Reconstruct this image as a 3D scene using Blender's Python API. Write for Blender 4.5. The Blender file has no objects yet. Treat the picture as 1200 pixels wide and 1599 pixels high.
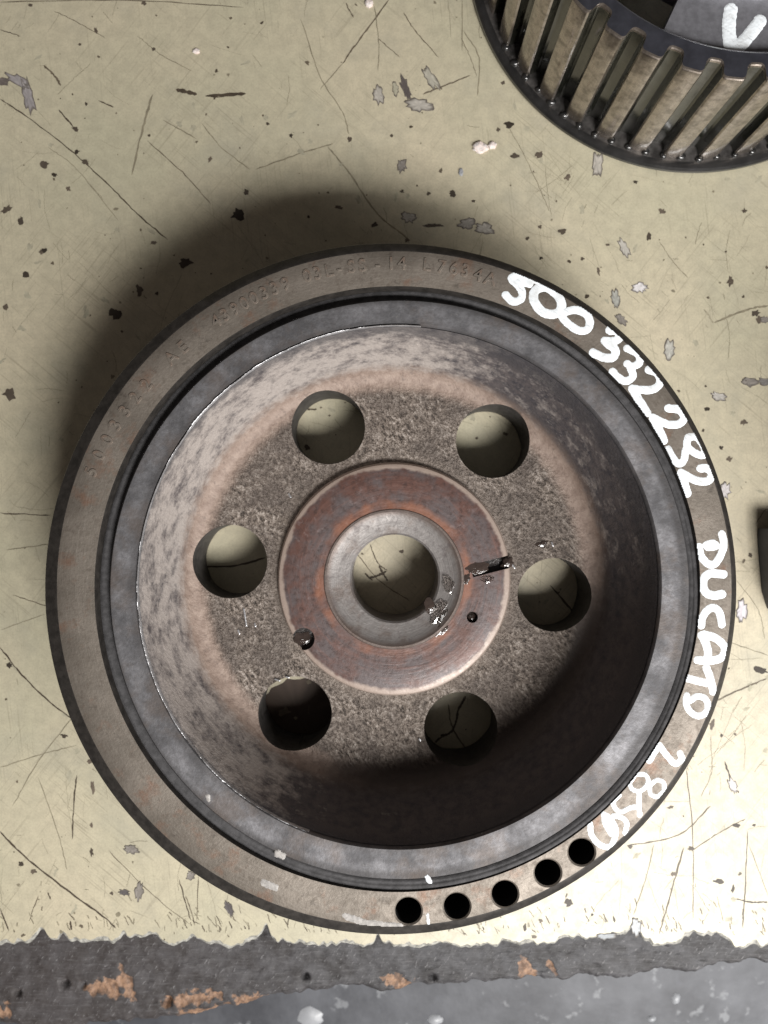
import bpy, bmesh, math, random
import numpy as np
from mathutils import Vector, Matrix

# ---------------------------------------------------------------- camera, world, lamp, exposure
sc = bpy.context.scene
COL = sc.collection
MM = 0.001
H = 259.0                                   # camera height above the bench, mm
KEY_DIR = Vector((0.36, -0.70, 1.0)).normalized()
KEY_DIST = 0.85
PUL = Vector((3.1, -20.9, 0.0))             # pulley axis on the bench, mm
cam_d = bpy.data.cameras.new("camera"); cam = bpy.data.objects.new("camera", cam_d); COL.objects.link(cam)
cam.location = (0, 0, H * MM)
cam_d.sensor_fit = 'HORIZONTAL'; cam_d.sensor_width = 36; cam_d.lens = 36.0
cam_d.shift_y = (799.5 - 800) / 1200
cam_d.clip_start = 0.005; cam_d.clip_end = 20
cam_d.dof.use_dof = True; cam_d.dof.focus_distance = 0.218; cam_d.dof.aperture_fstop = 19
sc.camera = cam

world = bpy.data.worlds.new("World"); sc.world = world; world.use_nodes = True
wn = world.node_tree.nodes; wl = world.node_tree.links
bg = wn["Background"]
tc = wn.new("ShaderNodeTexCoord"); sx = wn.new("ShaderNodeSeparateXYZ"); wl.new(tc.outputs["Generated"], sx.inputs[0])
wr = wn.new("ShaderNodeValToRGB"); wl.new(sx.outputs["Z"], wr.inputs[0])
wr.color_ramp.elements[0].position = 0.0; wr.color_ramp.elements[0].color = (0.46, 0.385, 0.33, 1)
wr.color_ramp.elements[1].position = 1.0; wr.color_ramp.elements[1].color = (0.31, 0.275, 0.255, 1)
wl.new(wr.outputs[0], bg.inputs["Color"]); bg.inputs["Strength"].default_value = 0.205

def lamp(name, pos, target, sx_, sy_, watt, col):
    d = bpy.data.lights.new(name, 'AREA'); d.shape = 'RECTANGLE'; d.size = sx_; d.size_y = sy_
    d.energy = watt; d.color = col
    o = bpy.data.objects.new(name, d); COL.objects.link(o); o.location = pos
    z = (Vector(pos) - Vector(target)).normalized(); x = Vector((1, 0, 0)); x = (x - z * x.dot(z)).normalized(); y = z.cross(x)
    o.rotation_euler = Matrix((x, y, z)).transposed().to_euler()
    return o
lamp("window_light", PUL * MM + KEY_DIR * KEY_DIST, PUL * MM, 0.27, 0.20, 8.4, (1.0, 0.975, 0.945))
lamp("fill_light", (0.38, -0.30, 0.36), (0.08, -0.08, 0), 0.30, 0.24, 2.2, (1.0, 0.985, 0.96))  # unseen soft fill lamp, added to brighten towards the lower right

sc.view_settings.view_transform = 'Standard'; sc.view_settings.look = 'None'
sc.view_settings.exposure = 0.08; sc.view_settings.gamma = 1.0

# ---------------------------------------------------------------- helpers
rng = np.random.RandomState(7); random.seed(7)
def W(px, py, z=0.0):                       # a measured point brought to its height (mm)
    s = (H - z) / 1200.0
    return ((px - 600) * s, (800 - py) * s)

def _hash(ix, iy, seed):
    n = (ix.astype(np.int64) * 374761393 + iy.astype(np.int64) * 668265263 + seed * 1442695041) & 0x7fffffff
    n = ((n ^ (n >> 13)) * 1274126177) & 0x7fffffff
    return ((n ^ (n >> 16)) & 0xffff) / 65535.0
def vnoise(x, y, seed=0):
    x = np.asarray(x, float); y = np.asarray(y, float)
    ix = np.floor(x); iy = np.floor(y); fx = x - ix; fy = y - iy
    fx = fx * fx * (3 - 2 * fx); fy = fy * fy * (3 - 2 * fy)
    a = _hash(ix, iy, seed); b = _hash(ix + 1, iy, seed); c = _hash(ix, iy + 1, seed); d = _hash(ix + 1, iy + 1, seed)
    return (a * (1 - fx) + b * fx) * (1 - fy) + (c * (1 - fx) + d * fx) * fy
def fbm(x, y, seed=0, o=4):
    s = 0; a = 0.5; t = 0
    for k in range(o):
        s = s + a * vnoise(x, y, seed + k * 17); t += a; x = x * 2.03; y = y * 2.03; a *= 0.55
    return s / t

def link(name, me, mat, parent=None, loc=(0, 0, 0), smooth=True, label=None, cat=None, group=None, kind=None):
    o = bpy.data.objects.new(name, me); COL.objects.link(o); o.location = Vector(loc) * MM
    if mat is not None and not me.materials: me.materials.append(mat)
    if parent: o.parent = parent
    if smooth: me.shade_smooth() if hasattr(me, 'shade_smooth') else None
    for k, v in (('label', label), ('category', cat), ('group', group), ('kind', kind)):
        if v: o[k] = v
    return o
def mesh(name, vs, fs):
    me = bpy.data.meshes.new(name)
    me.from_pydata([(v[0] * MM, v[1] * MM, v[2] * MM) for v in vs], [], [tuple(f) for f in fs]); me.validate(); me.update()
    return me
def fix(me):
    bm = bmesh.new(); bm.from_mesh(me); bmesh.ops.recalc_face_normals(bm, faces=bm.faces); bm.to_mesh(me); bm.free(); me.update()
    return me
def empty(name, loc, label, cat, group=None):
    o = bpy.data.objects.new(name, None); COL.objects.link(o); o.location = Vector(loc) * MM; o.empty_display_size = 0.02
    o['label'] = label; o['category'] = cat
    if group: o['group'] = group
    return o
def lathe(name, prof, n=256, closed=True, sharp=None):
    """prof: list of (r, z) or (r, z, cx, cy) in mm"""
    vs = []; fs = []
    for p in prof:
        r, z = p[0], p[1]; cx, cy = (p[2], p[3]) if len(p) > 2 else (0, 0)
        for i in range(n):
            a = 2 * math.pi * i / n; vs.append((cx + r * math.cos(a), cy + r * math.sin(a), z))
    m = len(prof); rngm = m if closed else m - 1
    for j in range(rngm):
        k = (j + 1) % m
        for i in range(n):
            i2 = (i + 1) % n; fs.append((j * n + i, j * n + i2, k * n + i2, k * n + i))
    return fix(mesh(name, vs, fs))
def edge_smooth(o, ang=32):
    me = o.data; me.shade_smooth()
    try: me.set_sharp_from_angle(angle=math.radians(ang))
    except Exception: pass
def cyl(cx, cy, r, z0, z1, n=64, r1=None):
    vs = []; r1 = r if r1 is None else r1
    for z, rr in ((z0, r), (z1, r1)):
        for i in range(n):
            a = 2 * math.pi * i / n; vs.append((cx + rr * math.cos(a), cy + rr * math.sin(a), z))
    fs = [(i, (i + 1) % n, n + (i + 1) % n, n + i) for i in range(n)]
    fs += [tuple(range(n))[::-1], tuple(range(n, 2 * n))]
    return vs, fs
def merge(parts):
    vs = []; fs = []
    for v, f in parts:
        b = len(vs); vs += list(v); fs += [tuple(i + b for i in q) for q in f]
    return vs, fs
def cut(o, parts, mat=None):
    """boolean difference, baked; the cutters are removed again"""
    vs, fs = merge(parts); cm = fix(mesh("cutter", vs, fs))
    if mat: cm.materials.append(mat)
    c = bpy.data.objects.new("cutter", cm); COL.objects.link(c)
    if o.parent: c.location = o.parent.location
    c.location = c.location + o.location
    md = o.modifiers.new("b", 'BOOLEAN'); md.operation = 'DIFFERENCE'; md.solver = 'EXACT'; md.object = c
    try: md.material_mode = 'TRANSFER'
    except Exception: pass
    bpy.context.view_layer.update()
    dg = bpy.context.evaluated_depsgraph_get()
    nm = bpy.data.meshes.new_from_object(o.evaluated_get(dg)); o.modifiers.clear(); o.data = nm
    bpy.data.objects.remove(c); edge_smooth(o)

# ---------------------------------------------------------------- node materials
class NT:
    def __init__(s, name):
        s.m = bpy.data.materials.new(name); s.m.use_nodes = True; s.t = s.m.node_tree; s.n = s.t.nodes; s.l = s.t.links
        s.b = s.n["Principled BSDF"]
        c = s.n.new("ShaderNodeTexCoord"); mp = s.n.new("ShaderNodeVectorMath"); mp.operation = 'SCALE'; mp.inputs['Scale'].default_value = 1000
        s.l.new(c.outputs['Object'], mp.inputs[0]); s.co = mp.outputs[0]
    def set(s, **k):
        names = dict(rough='Roughness', metal='Metallic', spec='Specular IOR Level', coat='Coat Weight', coatr='Coat Roughness', color='Base Color')
        for a, v in k.items(): s.plug(v, s.b.inputs[names[a]])
    def plug(s, v, inp):
        if isinstance(v, bpy.types.NodeSocket): s.l.new(v, inp)
        elif isinstance(v, (tuple, list)):
            inp.default_value = tuple(v) + ((1,) if len(v) == 3 and inp.type == 'RGBA' else ())
        else: inp.default_value = v
    def mp(s, vec=None, rot=0, scale=(1, 1, 1), loc=(0, 0, 0)):
        if rot:                             # turn first, then stretch
            p = s.n.new("ShaderNodeMapping"); s.l.new(vec or s.co, p.inputs[0]); p.inputs['Rotation'].default_value = (0, 0, rot); vec = p.outputs[0]; rot = 0
        q = s.n.new("ShaderNodeMapping"); s.l.new(vec or s.co, q.inputs[0])
        q.inputs['Rotation'].default_value = (0, 0, rot); q.inputs['Scale'].default_value = scale; q.inputs['Location'].default_value = loc
        return q.outputs[0]
    def noise(s, scale, detail=4, rough=0.55, vec=None, dist=0.0):
        q = s.n.new("ShaderNodeTexNoise"); s.l.new(vec or s.co, q.inputs['Vector'])
        q.inputs['Scale'].default_value = scale; q.inputs['Detail'].default_value = detail; q.inputs['Roughness'].default_value = rough
        q.inputs['Distortion'].default_value = dist
        return q.outputs[0]
    def vor(s, scale, vec=None, feature='F1'):
        q = s.n.new("ShaderNodeTexVoronoi"); s.l.new(vec or s.co, q.inputs['Vector']); q.inputs['Scale'].default_value = scale; q.feature = feature
        return q.outputs['Distance']
    def ramp(s, v, *st):
        q = s.n.new("ShaderNodeValToRGB"); s.plug(v, q.inputs[0]); e = q.color_ramp.elements
        while len(e) < len(st): e.new(0.5)
        for i, (p, c) in enumerate(st):
            e[i].position = p; e[i].color = (c, c, c, 1) if not isinstance(c, (tuple, list)) else tuple(c) + (1,)
        return q.outputs[0]
    def math(s, op, a, b=0.0, clamp=False):
        q = s.n.new("ShaderNodeMath"); q.operation = op; q.use_clamp = clamp; s.plug(a, q.inputs[0]); s.plug(b, q.inputs[1]); return q.outputs[0]
    def mix(s, f, a, b, mode='MIX'):
        q = s.n.new("ShaderNodeMix"); q.data_type = 'RGBA'; q.blend_type = mode
        s.plug(f, q.inputs[0]); s.plug(a, q.inputs[6]); s.plug(b, q.inputs[7]); return q.outputs[2]
    def xyz(s, vec=None):
        q = s.n.new("ShaderNodeSeparateXYZ"); s.l.new(vec or s.co, q.inputs[0]); return q.outputs
    def comb(s, x, y, z):
        q = s.n.new("ShaderNodeCombineXYZ"); s.plug(x, q.inputs[0]); s.plug(y, q.inputs[1]); s.plug(z, q.inputs[2]); return q.outputs[0]
    def polar(s):
        o = s.xyz(); r = s.math('SQRT', s.math('ADD', s.math('MULTIPLY', o[0], o[0]), s.math('MULTIPLY', o[1], o[1])))
        a = s.math('ARCTAN2', o[1], o[0]); return r, a, o
    def sstep(s, v, a, b):
        q = s.n.new("ShaderNodeMapRange"); q.interpolation_type = 'SMOOTHSTEP'; s.plug(v, q.inputs[0])
        q.inputs[1].default_value = a; q.inputs[2].default_value = b; return q.outputs[0]
    def bump(s, h, strength=0.5, dist=0.3, prev=None):
        q = s.n.new("ShaderNodeBump"); q.inputs['Strength'].default_value = strength; q.inputs['Distance'].default_value = dist * MM
        s.plug(h, q.inputs['Height'])
        if prev: s.l.new(prev, q.inputs['Normal'])
        s.l.new(q.outputs[0], s.b.inputs['Normal']); return q.outputs[0]
def attr(s, name):
    q = s.n.new("ShaderNodeAttribute"); q.attribute_name = name; return q.outputs

def m_table():
    s = NT("bench_laminate")
    n1 = s.noise(0.012, 4); n2 = s.noise(0.25, 5, 0.65); n3 = s.noise(1.6, 3, 0.6)
    c = s.mix(s.ramp(n1, (0.35, 0.0), (0.65, 1.0)), (0.49, 0.46, 0.335), (0.58, 0.515, 0.38))
    c = s.mix(s.ramp(n2, (0.38, 0.30), (0.62, 0.0)), c, (0.29, 0.265, 0.195))
    c = s.mix(s.ramp(n3, (0.35, 0.16), (0.55, 0.0)), c, (0.17, 0.15, 0.11))
    # faint rubbed-in scratches, two directions
    for rot, k, a in ((0.7, 0.9, 0.30), (-0.9, 0.7, 0.25), (1.45, 1.1, 0.25)):
        sn = s.noise(k, 2, 0.5, s.mp(rot=rot, scale=(0.05, 2.2, 1)), 0.6)
        f = s.ramp(sn, (0.60, 0.0), (0.68, a)); gate = s.ramp(s.noise(0.03 * k, 2), (0.45, 0.0), (0.6, 1.0))
        c = s.mix(s.math('MULTIPLY', f, gate), c, (0.13, 0.105, 0.07))
    # grey greasy film
    c = s.mix(s.ramp(s.noise(0.03, 5, 0.6), (0.52, 0.0), (0.75, 0.45)), c, (0.30, 0.295, 0.245))
    s.set(color=c, rough=s.ramp(n2, (0.3, 0.50), (0.7, 0.38)), spec=0.6)
    s.bump(s.noise(0.8, 5, 0.6), 0.25, 0.12)
    return s.m
def m_vcol(name, rough=0.5):
    s = NT(name); a = attr(s, "Col"); s.set(color=a[0], rough=rough, spec=0.3); s.bump(s.noise(2.0, 3), 0.3, 0.1); return s.m
def m_face():
    s = NT("ring_face_steel"); r, a, o = s.polar()
    pv = s.comb(s.math('MULTIPLY', r, 1.0), s.math('MULTIPLY', a, 6.0), o[2])
    n1 = s.noise(0.06, 5, 0.6); n2 = s.noise(0.55, 5, 0.65); n4 = s.noise(2.0, 4, 0.6, pv)
    c = s.mix(s.ramp(n1, (0.4, 0.0), (0.62, 1.0)), (0.17, 0.148, 0.125), (0.235, 0.205, 0.175))
    c = s.mix(s.ramp(n2, (0.30, 0.6), (0.5, 0.0)), c, (0.105, 0.085, 0.068))
    c = s.mix(s.ramp(s.noise(0.10, 4, 0.7, s.mp(loc=(31, 7, 3))), (0.56, 0.0), (0.70, 0.6)), c, (0.20, 0.105, 0.065))
    c = s.mix(s.ramp(n4, (0.55, 0.0), (0.72, 0.30)), c, (0.32, 0.29, 0.26))
    c = s.mix(s.ramp(s.noise(0.23, 4, 0.7, s.mp(loc=(3, 70, 3))), (0.60, 0.0), (0.70, 0.5)), c, (0.06, 0.05, 0.042))
    s.set(color=c, rough=s.ramp(n2, (0.3, 0.64), (0.7, 0.50)), metal=0.5)
    b = s.bump(n4, 0.25, 0.12); s.bump(s.noise(1.3, 5, 0.65), 0.45, 0.22, b)
    return s.m
def m_inner():
    s = NT("inner_rim_steel"); r, a, o = s.polar()
    pv = s.comb(s.math('MULTIPLY', r, 1.2), s.math('MULTIPLY', a, 5.0), o[2])
    n1 = s.noise(0.10, 6, 0.68); n4 = s.noise(0.7, 5, 0.7, s.mp(rot=0.6))
    c = s.mix(s.ramp(n1, (0.38, 0.0), (0.65, 1.0)), (0.095, 0.094, 0.10), (0.235, 0.232, 0.245))
    c = s.mix(s.ramp(n4, (0.40, 0.35), (0.56, 0.0)), c, (0.075, 0.07, 0.07))
    c = s.mix(s.ramp(s.noise(0.5, 5, 0.7), (0.62, 0.0), (0.72, 0.4)), c, (0.26, 0.25, 0.24))
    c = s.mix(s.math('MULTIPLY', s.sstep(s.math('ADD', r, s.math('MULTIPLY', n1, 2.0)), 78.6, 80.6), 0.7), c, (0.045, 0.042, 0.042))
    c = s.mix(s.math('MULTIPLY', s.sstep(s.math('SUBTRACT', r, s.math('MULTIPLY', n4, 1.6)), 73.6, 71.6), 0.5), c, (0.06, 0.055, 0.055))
    c = s.mix(s.ramp(s.noise(0.07, 5, 0.7, s.mp(loc=(40, 3, 1))), (0.50, 0.0), (0.66, 0.55)), c, (0.12, 0.095, 0.08))
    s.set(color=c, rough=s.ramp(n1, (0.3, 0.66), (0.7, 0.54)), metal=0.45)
    s.bump(s.noise(0.9, 5, 0.65), 0.45, 0.25)
    return s.m
def m_cup():
    s = NT("cast_cup"); r, a, o = s.polar()
    diag = s.mp(rot=0.9, scale=(0.62, 1.15, 0.9))
    g = s.noise(1.0, 3, 0.66, diag); big = s.noise(0.07, 4, 0.6); mid = s.noise(0.32, 5, 0.7)
    # rough casting (the web)
    web = s.ramp(g, (0.37, (0.045, 0.036, 0.030)), (0.455, (0.155, 0.126, 0.105)), (0.55, (0.24, 0.20, 0.17)), (0.66, (0.43, 0.38, 0.34)))
    web = s.mix(s.ramp(big, (0.40, 0.75), (0.58, 0.0)), web, (0.11, 0.09, 0.078))
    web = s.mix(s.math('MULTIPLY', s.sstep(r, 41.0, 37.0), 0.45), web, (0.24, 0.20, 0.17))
    # smooth dusty foot of the wall
    foot = s.mix(s.ramp(mid, (0.35, 0.0), (0.65, 1.0)), (0.20, 0.145, 0.118), (0.31, 0.24, 0.20))
    foot = s.mix(s.ramp(s.noise(0.6, 4, 0.7), (0.56, 0.0), (0.68, 0.6)), foot, (0.12, 0.09, 0.075))
    # wall: dark steel under patchy pale dust
    wd = s.mix(s.ramp(mid, (0.35, 0.0), (0.6, 1.0)), (0.055, 0.052, 0.06), (0.115, 0.10, 0.10))
    dst = s.mix(g, (0.30, 0.265, 0.245), (0.47, 0.425, 0.395))
    wv = s.comb(s.math('MULTIPLY', a, 13.0), s.math('MULTIPLY', o[2], 0.32), s.math('MULTIPLY', r, 0.3))
    dn = s.noise(0.55, 6, 0.72, wv); dn2 = s.noise(0.8, 5, 0.75, diag)
    dsum = s.math('ADD', s.math('MULTIPLY', dn, 0.5), s.math('MULTIPLY', s.noise(0.22, 6, 0.75, s.mp(loc=(5, 2, 8))), 0.5))
    # less dust towards +x; lower right darkened further to paint in the cup's shade
    side = s.math('ADD', s.math('MULTIPLY', s.sstep(o[0], 5.0, 42.0), 0.13), s.math('MULTIPLY', s.sstep(s.math('SUBTRACT', s.math('MULTIPLY', o[0], 0.6), o[1]), 30.0, 62.0), 0.22))
    dmask = s.ramp(s.math('SUBTRACT', dsum, side), (0.38, 0.0), (0.53, 1.0))
    wall = s.mix(dmask, wd, dst)
    zf = s.math('ADD', r, s.math('MULTIPLY', s.math('SUBTRACT', mid, 0.5), 3.2))
    foot_shade = s.sstep(s.math('ADD', s.math('SUBTRACT', s.math('MULTIPLY', o[0], 0.75), o[1]), s.math('MULTIPLY', s.math('SUBTRACT', big, 0.5), 40.0)), 34.0, 62.0)
    foot = s.mix(s.math('MULTIPLY', foot_shade, 0.85), foot, (0.052, 0.044, 0.042))  # shade at the foot's lower right put into the colour
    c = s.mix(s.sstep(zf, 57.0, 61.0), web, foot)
    c = s.mix(s.sstep(zf, 64.2, 66.4), c, wall)
    # blackened hole edges and the dark band near the lip
    c = s.mix(s.math('MULTIPLY', s.sstep(zf, 70.3, 71.6), 0.75), c, (0.06, 0.058, 0.064))
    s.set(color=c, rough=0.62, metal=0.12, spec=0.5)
    gm = s.math('SUBTRACT', 1.0, s.sstep(zf, 56.0, 62.0)); gm = s.math('ADD', s.math('MULTIPLY', gm, 0.85), 0.15)
    b = s.bump(s.math('MULTIPLY', g, gm), 1.0, 1.5); s.bump(s.noise(2.6, 4, 0.6), 0.25, 0.12, b)
    return s.m
def m_hub():
    s = NT("rusted_hub"); r, a, o = s.polar()
    pv = s.comb(s.math('MULTIPLY', r, 0.9), s.math('MULTIPLY', a, 2.2), 0.0)
    ring = s.noise(0.9, 5, 0.6, pv); n1 = s.noise(0.13, 4, 0.6); n2 = s.noise(0.6, 5, 0.7)
    c = s.mix(s.ramp(n1, (0.40, 0.0), (0.58, 1.0)), (0.110, 0.056, 0.045), (0.098, 0.078, 0.078))
    c = s.mix(s.ramp(ring, (0.50, 0.0), (0.70, 0.6)), c, (0.165, 0.085, 0.068))
    c = s.mix(s.ramp(n2, (0.34, 0.7), (0.5, 0.0)), c, (0.06, 0.04, 0.036))
    c = s.mix(s.ramp(s.noise(0.5, 3, 0.6, s.mp(loc=(9, 40, 0))), (0.60, 0.0), (0.72, 0.5)), c, (0.20, 0.155, 0.15))
    # fresh orange rust round the bore collar
    rn = s.math('ADD', r, s.math('MULTIPLY', s.math('SUBTRACT', n1, 0.5), 4.0))
    band = s.math('MULTIPLY', s.sstep(rn, 25.2, 23.3), s.ramp(s.noise(0.09, 3, 0.5, s.mp(loc=(50, 11, 0))), (0.42, 0.15), (0.60, 1.0)))
    c = s.mix(s.math('MULTIPLY', band, 0.6), c, (0.30, 0.125, 0.07))
    # paler outer lip
    c = s.mix(s.sstep(rn, 33.9, 35.0), c, (0.34, 0.27, 0.23))
    s.set(color=c, rough=s.ramp(n2, (0.3, 0.34), (0.65, 0.52)), metal=0.12, coat=0.06, coatr=0.3)
    b = s.bump(ring, 0.45, 0.25); s.bump(n2, 0.4, 0.25, b)
    return s.m
def m_collar():
    s = NT("bare_bore_steel"); r, a, o = s.polar()
    pv = s.comb(s.math('MULTIPLY', r, 2.6), s.math('MULTIPLY', a, 1.2), 0.0)
    ring = s.noise(1.2, 4, 0.6, pv); n = s.noise(0.35, 5, 0.7)
    c = s.mix(ring, (0.12, 0.112, 0.108), (0.29, 0.27, 0.26))
    c = s.mix(s.ramp(s.noise(0.12, 5, 0.7), (0.48, 0.0), (0.62, 0.6)), c, (0.115, 0.085, 0.07))
    c = s.mix(s.math('MULTIPLY', s.sstep(r, 19.0, 21.0), 0.7), c, (0.12, 0.085, 0.07))
    c = s.mix(s.ramp(n, (0.30, 0.7), (0.46, 0.0)), c, (0.10, 0.085, 0.085))
    s.set(color=c, rough=s.ramp(n, (0.3, 0.6), (0.7, 0.42)), metal=0.5); b = s.bump(ring, 0.4, 0.12); s.bump(n, 0.5, 0.35, b)
    return s.m
def m_plain(name, col, rough=0.5, metal=0.0, bump=0.2, scale=1.5, var=0.5, coat=0.0, dist=0.15, col2=None):
    s = NT(name); n = s.noise(scale * 0.4, 5, 0.65)
    c = s.mix(s.ramp(n, (0.38, 0.0), (0.62, 1.0)), tuple(x * (1 - var) for x in col), col2 or col)
    s.set(color=c, rough=rough, metal=metal, coat=coat, coatr=0.1); s.bump(s.noise(scale, 4, 0.6), bump, dist); return s.m
def m_paint():
    s = NT("white_marker_paint"); n = s.noise(0.8, 5, 0.7, s.mp(rot=0.6, scale=(0.35, 1.8, 1))); g = s.noise(0.22, 3, 0.6)
    c = s.mix(s.ramp(n, (0.30, 0.0), (0.46, 1.0)), (0.52, 0.54, 0.56), (0.82, 0.87, 0.91))
    c = s.mix(s.ramp(g, (0.30, 0.55), (0.48, 0.0)), c, (0.46, 0.45, 0.43))
    s.set(color=c, rough=0.55); s.bump(n, 0.3, 0.06); return s.m
def m_gear():
    s = NT("oily_gear_steel"); o = s.xyz()
    st = s.noise(1.4, 4, 0.6, s.comb(o[0], o[1], s.math('MULTIPLY', o[2], 0.06))); n = s.noise(0.35, 5, 0.65)
    c = s.mix(st, (0.22, 0.19, 0.165), (0.46, 0.40, 0.345))
    c = s.mix(s.ramp(n, (0.36, 0.7), (0.56, 0.0)), c, (0.10, 0.08, 0.062))
    s.set(color=c, rough=s.ramp(n, (0.3, 0.38), (0.7, 0.22)), metal=0.85, coat=0.9, coatr=0.07)
    s.bump(st, 0.25, 0.12); return s.m
def m_wood():
    s = NT("painted_wood_edge"); a = attr(s, "bare")
    o = s.xyz()
    g = s.noise(0.5, 5, 0.7, s.mp(scale=(0.35, 2.2, 1))); n = s.noise(0.16, 5, 0.65); n2 = s.noise(0.9, 5, 0.7, s.mp(rot=-1.0, scale=(0.5, 1.6, 1)))
    paint = s.mix(s.ramp(n, (0.38, 0.0), (0.62, 1.0)), (0.030, 0.028, 0.029), (0.068, 0.067, 0.072))
    paint = s.mix(s.math('MULTIPLY', s.sstep(o[0], 20.0, -120.0), 0.35), paint, (0.055, 0.040, 0.034))
    paint = s.mix(s.ramp(g, (0.52, 0.0), (0.72, 0.5)), paint, (0.14, 0.135, 0.14))
    paint = s.mix(s.ramp(n2, (0.60, 0.0), (0.68, 0.7)), paint, (0.24, 0.235, 0.24))
    paint = s.mix(s.ramp(n2, (0.26, 0.8), (0.36, 0.0)), paint, (0.02, 0.018, 0.018))
    wood = s.mix(s.noise(1.1, 5, 0.75, s.mp(rot=-1.1, scale=(0.3, 1.8, 1))), (0.09, 0.05, 0.032), (0.50, 0.31, 0.20))
    bm_ = s.math('ADD', a[2], s.math('MULTIPLY', s.math('SUBTRACT', n2, 0.5), 1.3))
    wood = s.mix(s.ramp(s.noise(0.35, 5, 0.7), (0.40, 0.8), (0.58, 0.0)), wood, (0.09, 0.055, 0.04))
    c = s.mix(s.ramp(bm_, (0.30, 0.0), (0.75, 1.0)), paint, wood)
    s.set(color=c, rough=0.6, spec=0.4); b = s.bump(n2, 0.45, 0.3); s.bump(g, 0.6, 0.4, b)
    return s.m
def m_ledge():
    s = NT("grey_painted_ledge"); n = s.noise(0.045, 5, 0.6); n2 = s.noise(0.12, 4, 0.6)
    c = s.mix(s.ramp(n, (0.35, 0.0), (0.65, 1.0)), (0.032, 0.034, 0.042), (0.085, 0.089, 0.102))
    c = s.mix(s.ramp(n2, (0.62, 0.0), (0.68, 0.5)), c, (0.25, 0.26, 0.275))
    c = s.mix(s.ramp(n2, (0.30, 0.5), (0.38, 0.0)), c, (0.075, 0.08, 0.095))
    s.set(color=c, rough=0.55); s.bump(n2, 0.4, 0.5); return s.m

M = dict(table=m_table(), marks=m_vcol("bench_marks"), face=m_face(), inner=m_inner(), cup=m_cup(), hub=m_hub(), collar=m_collar(),
         gear=m_gear(), wood=m_wood(), ledge=m_ledge(),
         rubber=m_plain("damper_rubber", (0.065, 0.063, 0.066), 0.75, 0, 0.5, 1.2),
         holedark=m_plain("drilled_hole_oxide", (0.010, 0.010, 0.011), 0.85, 0, 0.2),
         oxide=m_plain("blackened_steel", (0.07, 0.064, 0.06), 0.6, 0.2, 0.4, 1.0),
         side=m_plain("belt_side_steel", (0.045, 0.040, 0.036), 0.55, 0.3, 0.4, 1.0),
         paint=m_paint(),
         smear=m_plain("thin_white_smear", (0.42, 0.40, 0.38), 0.55, 0, 0.3, 2.0, 0.4),
         chrome=m_plain("scraped_bright_edge", (0.66, 0.66, 0.68), 0.35, 0.6, 0.6, 1.5, 0.35, dist=0.3),
         oil=m_plain("wet_oil", (0.055, 0.040, 0.034), 0.05, 0.0, 0.45, 0.9, 0.3, coat=1.0, dist=0.35),
         grime=m_plain("black_grime", (0.035, 0.03, 0.028), 0.35, 0.1, 0.6, 0.9, 0.4, coat=0.4, dist=0.4),
         groove=m_plain("oil_black_groove", (0.055, 0.056, 0.045), 0.2, 0.6, 0.3, 0.8, 0.5, coat=1.0),
         flangem=m_plain("oily_flange_steel", (0.035, 0.034, 0.034), 0.3, 0.3, 0.6, 0.5, 0.4, coat=0.9),
         flangetop=m_plain("worn_flange_steel", (0.12, 0.112, 0.108), 0.4, 0.4, 0.5, 0.6, 0.7, coat=0.5),
         navy=m_plain("dark_phosphated_steel", (0.050, 0.052, 0.066), 0.36, 0.35, 0.6, 0.5, 0.35, coat=0.9),
         webst=m_plain("gear_web_steel", (0.21, 0.21, 0.23), 0.45, 0.4, 0.3, 1.2, 0.25),
         bright=m_plain("machined_steel", (0.62, 0.62, 0.64), 0.3, 0.8, 0.2, 2, 0.1),
         block=m_plain("dark_blue_grey_casting", (0.03, 0.034, 0.05), 0.5, 0.2, 0.4, 0.8, 0.3),
         lip=m_plain("frayed_laminate_edge", (0.44, 0.43, 0.39), 0.6, 0, 0.8, 1.6, 0.6, dist=0.5),
         flake=m_plain("white_flake", (0.86, 0.82, 0.80), 0.5, 0, 0.6, 1.6, 0.2, dist=0.3, col2=(0.85, 0.70, 0.64)),
         pale=m_plain("pale_paint_drop", (0.32, 0.33, 0.35), 0.4, 0, 0.3, 1, 0.1))

def m_clear():
    s = NT("clear_wet_oil"); s.set(color=(0.93, 0.88, 0.84), rough=0.04); s.b.inputs['Transmission Weight'].default_value = 1.0; s.b.inputs['IOR'].default_value = 1.45
    s.bump(s.noise(0.35, 2, 0.5), 0.35, 0.35); return s.m
M['clear'] = m_clear()

# ---------------------------------------------------------------- workbench top with its ragged front edge
def edge_y(x):                              # front edge of the sheet, mm
    px = x * 1200 / H + 600
    y = 1479 + 0 * px
    y = y + (fbm(px / 45.0, 0 * px, 3, 4) - 0.5) * 20 + (vnoise(px / 7.0, 0 * px, 9) - 0.5) * 6
    for cx, w, d in ((65, 12, 22), (95, 8, 10), (192, 7, 12), (215, 16, 9), (240, 12, 13), (305, 12, 8), (405, 14, 14), (416, 6, 22), (590, 5, 16), (598, 11, 8), (992, 10, 18), (960, 45, 14), (870, 60, 8), (1085, 14, 16), (1122, 24, 18), (700, 12, 5), (790, 10, 6)):
        y = y - d * np.exp(-((px - cx) / w) ** 2)
    return (800 - y) * H / 1200
xs = np.concatenate([np.linspace(-420, -150, 40)[:-1], np.arange(-150, 150, 0.35), np.linspace(150, 420, 40)])
ye = edge_y(xs); n = len(xs)
jag = 0.6 + 1.8 * fbm(xs / 2.2, xs * 0, 5, 3) ** 1.5
rows = [(ye * 0 + 430, 0 * xs), (ye * 0 - 100, 0 * xs), (ye * 0 - 138.5, 0 * xs), (ye + jag, 0 * xs)]
vs = []; fs = []
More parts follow.
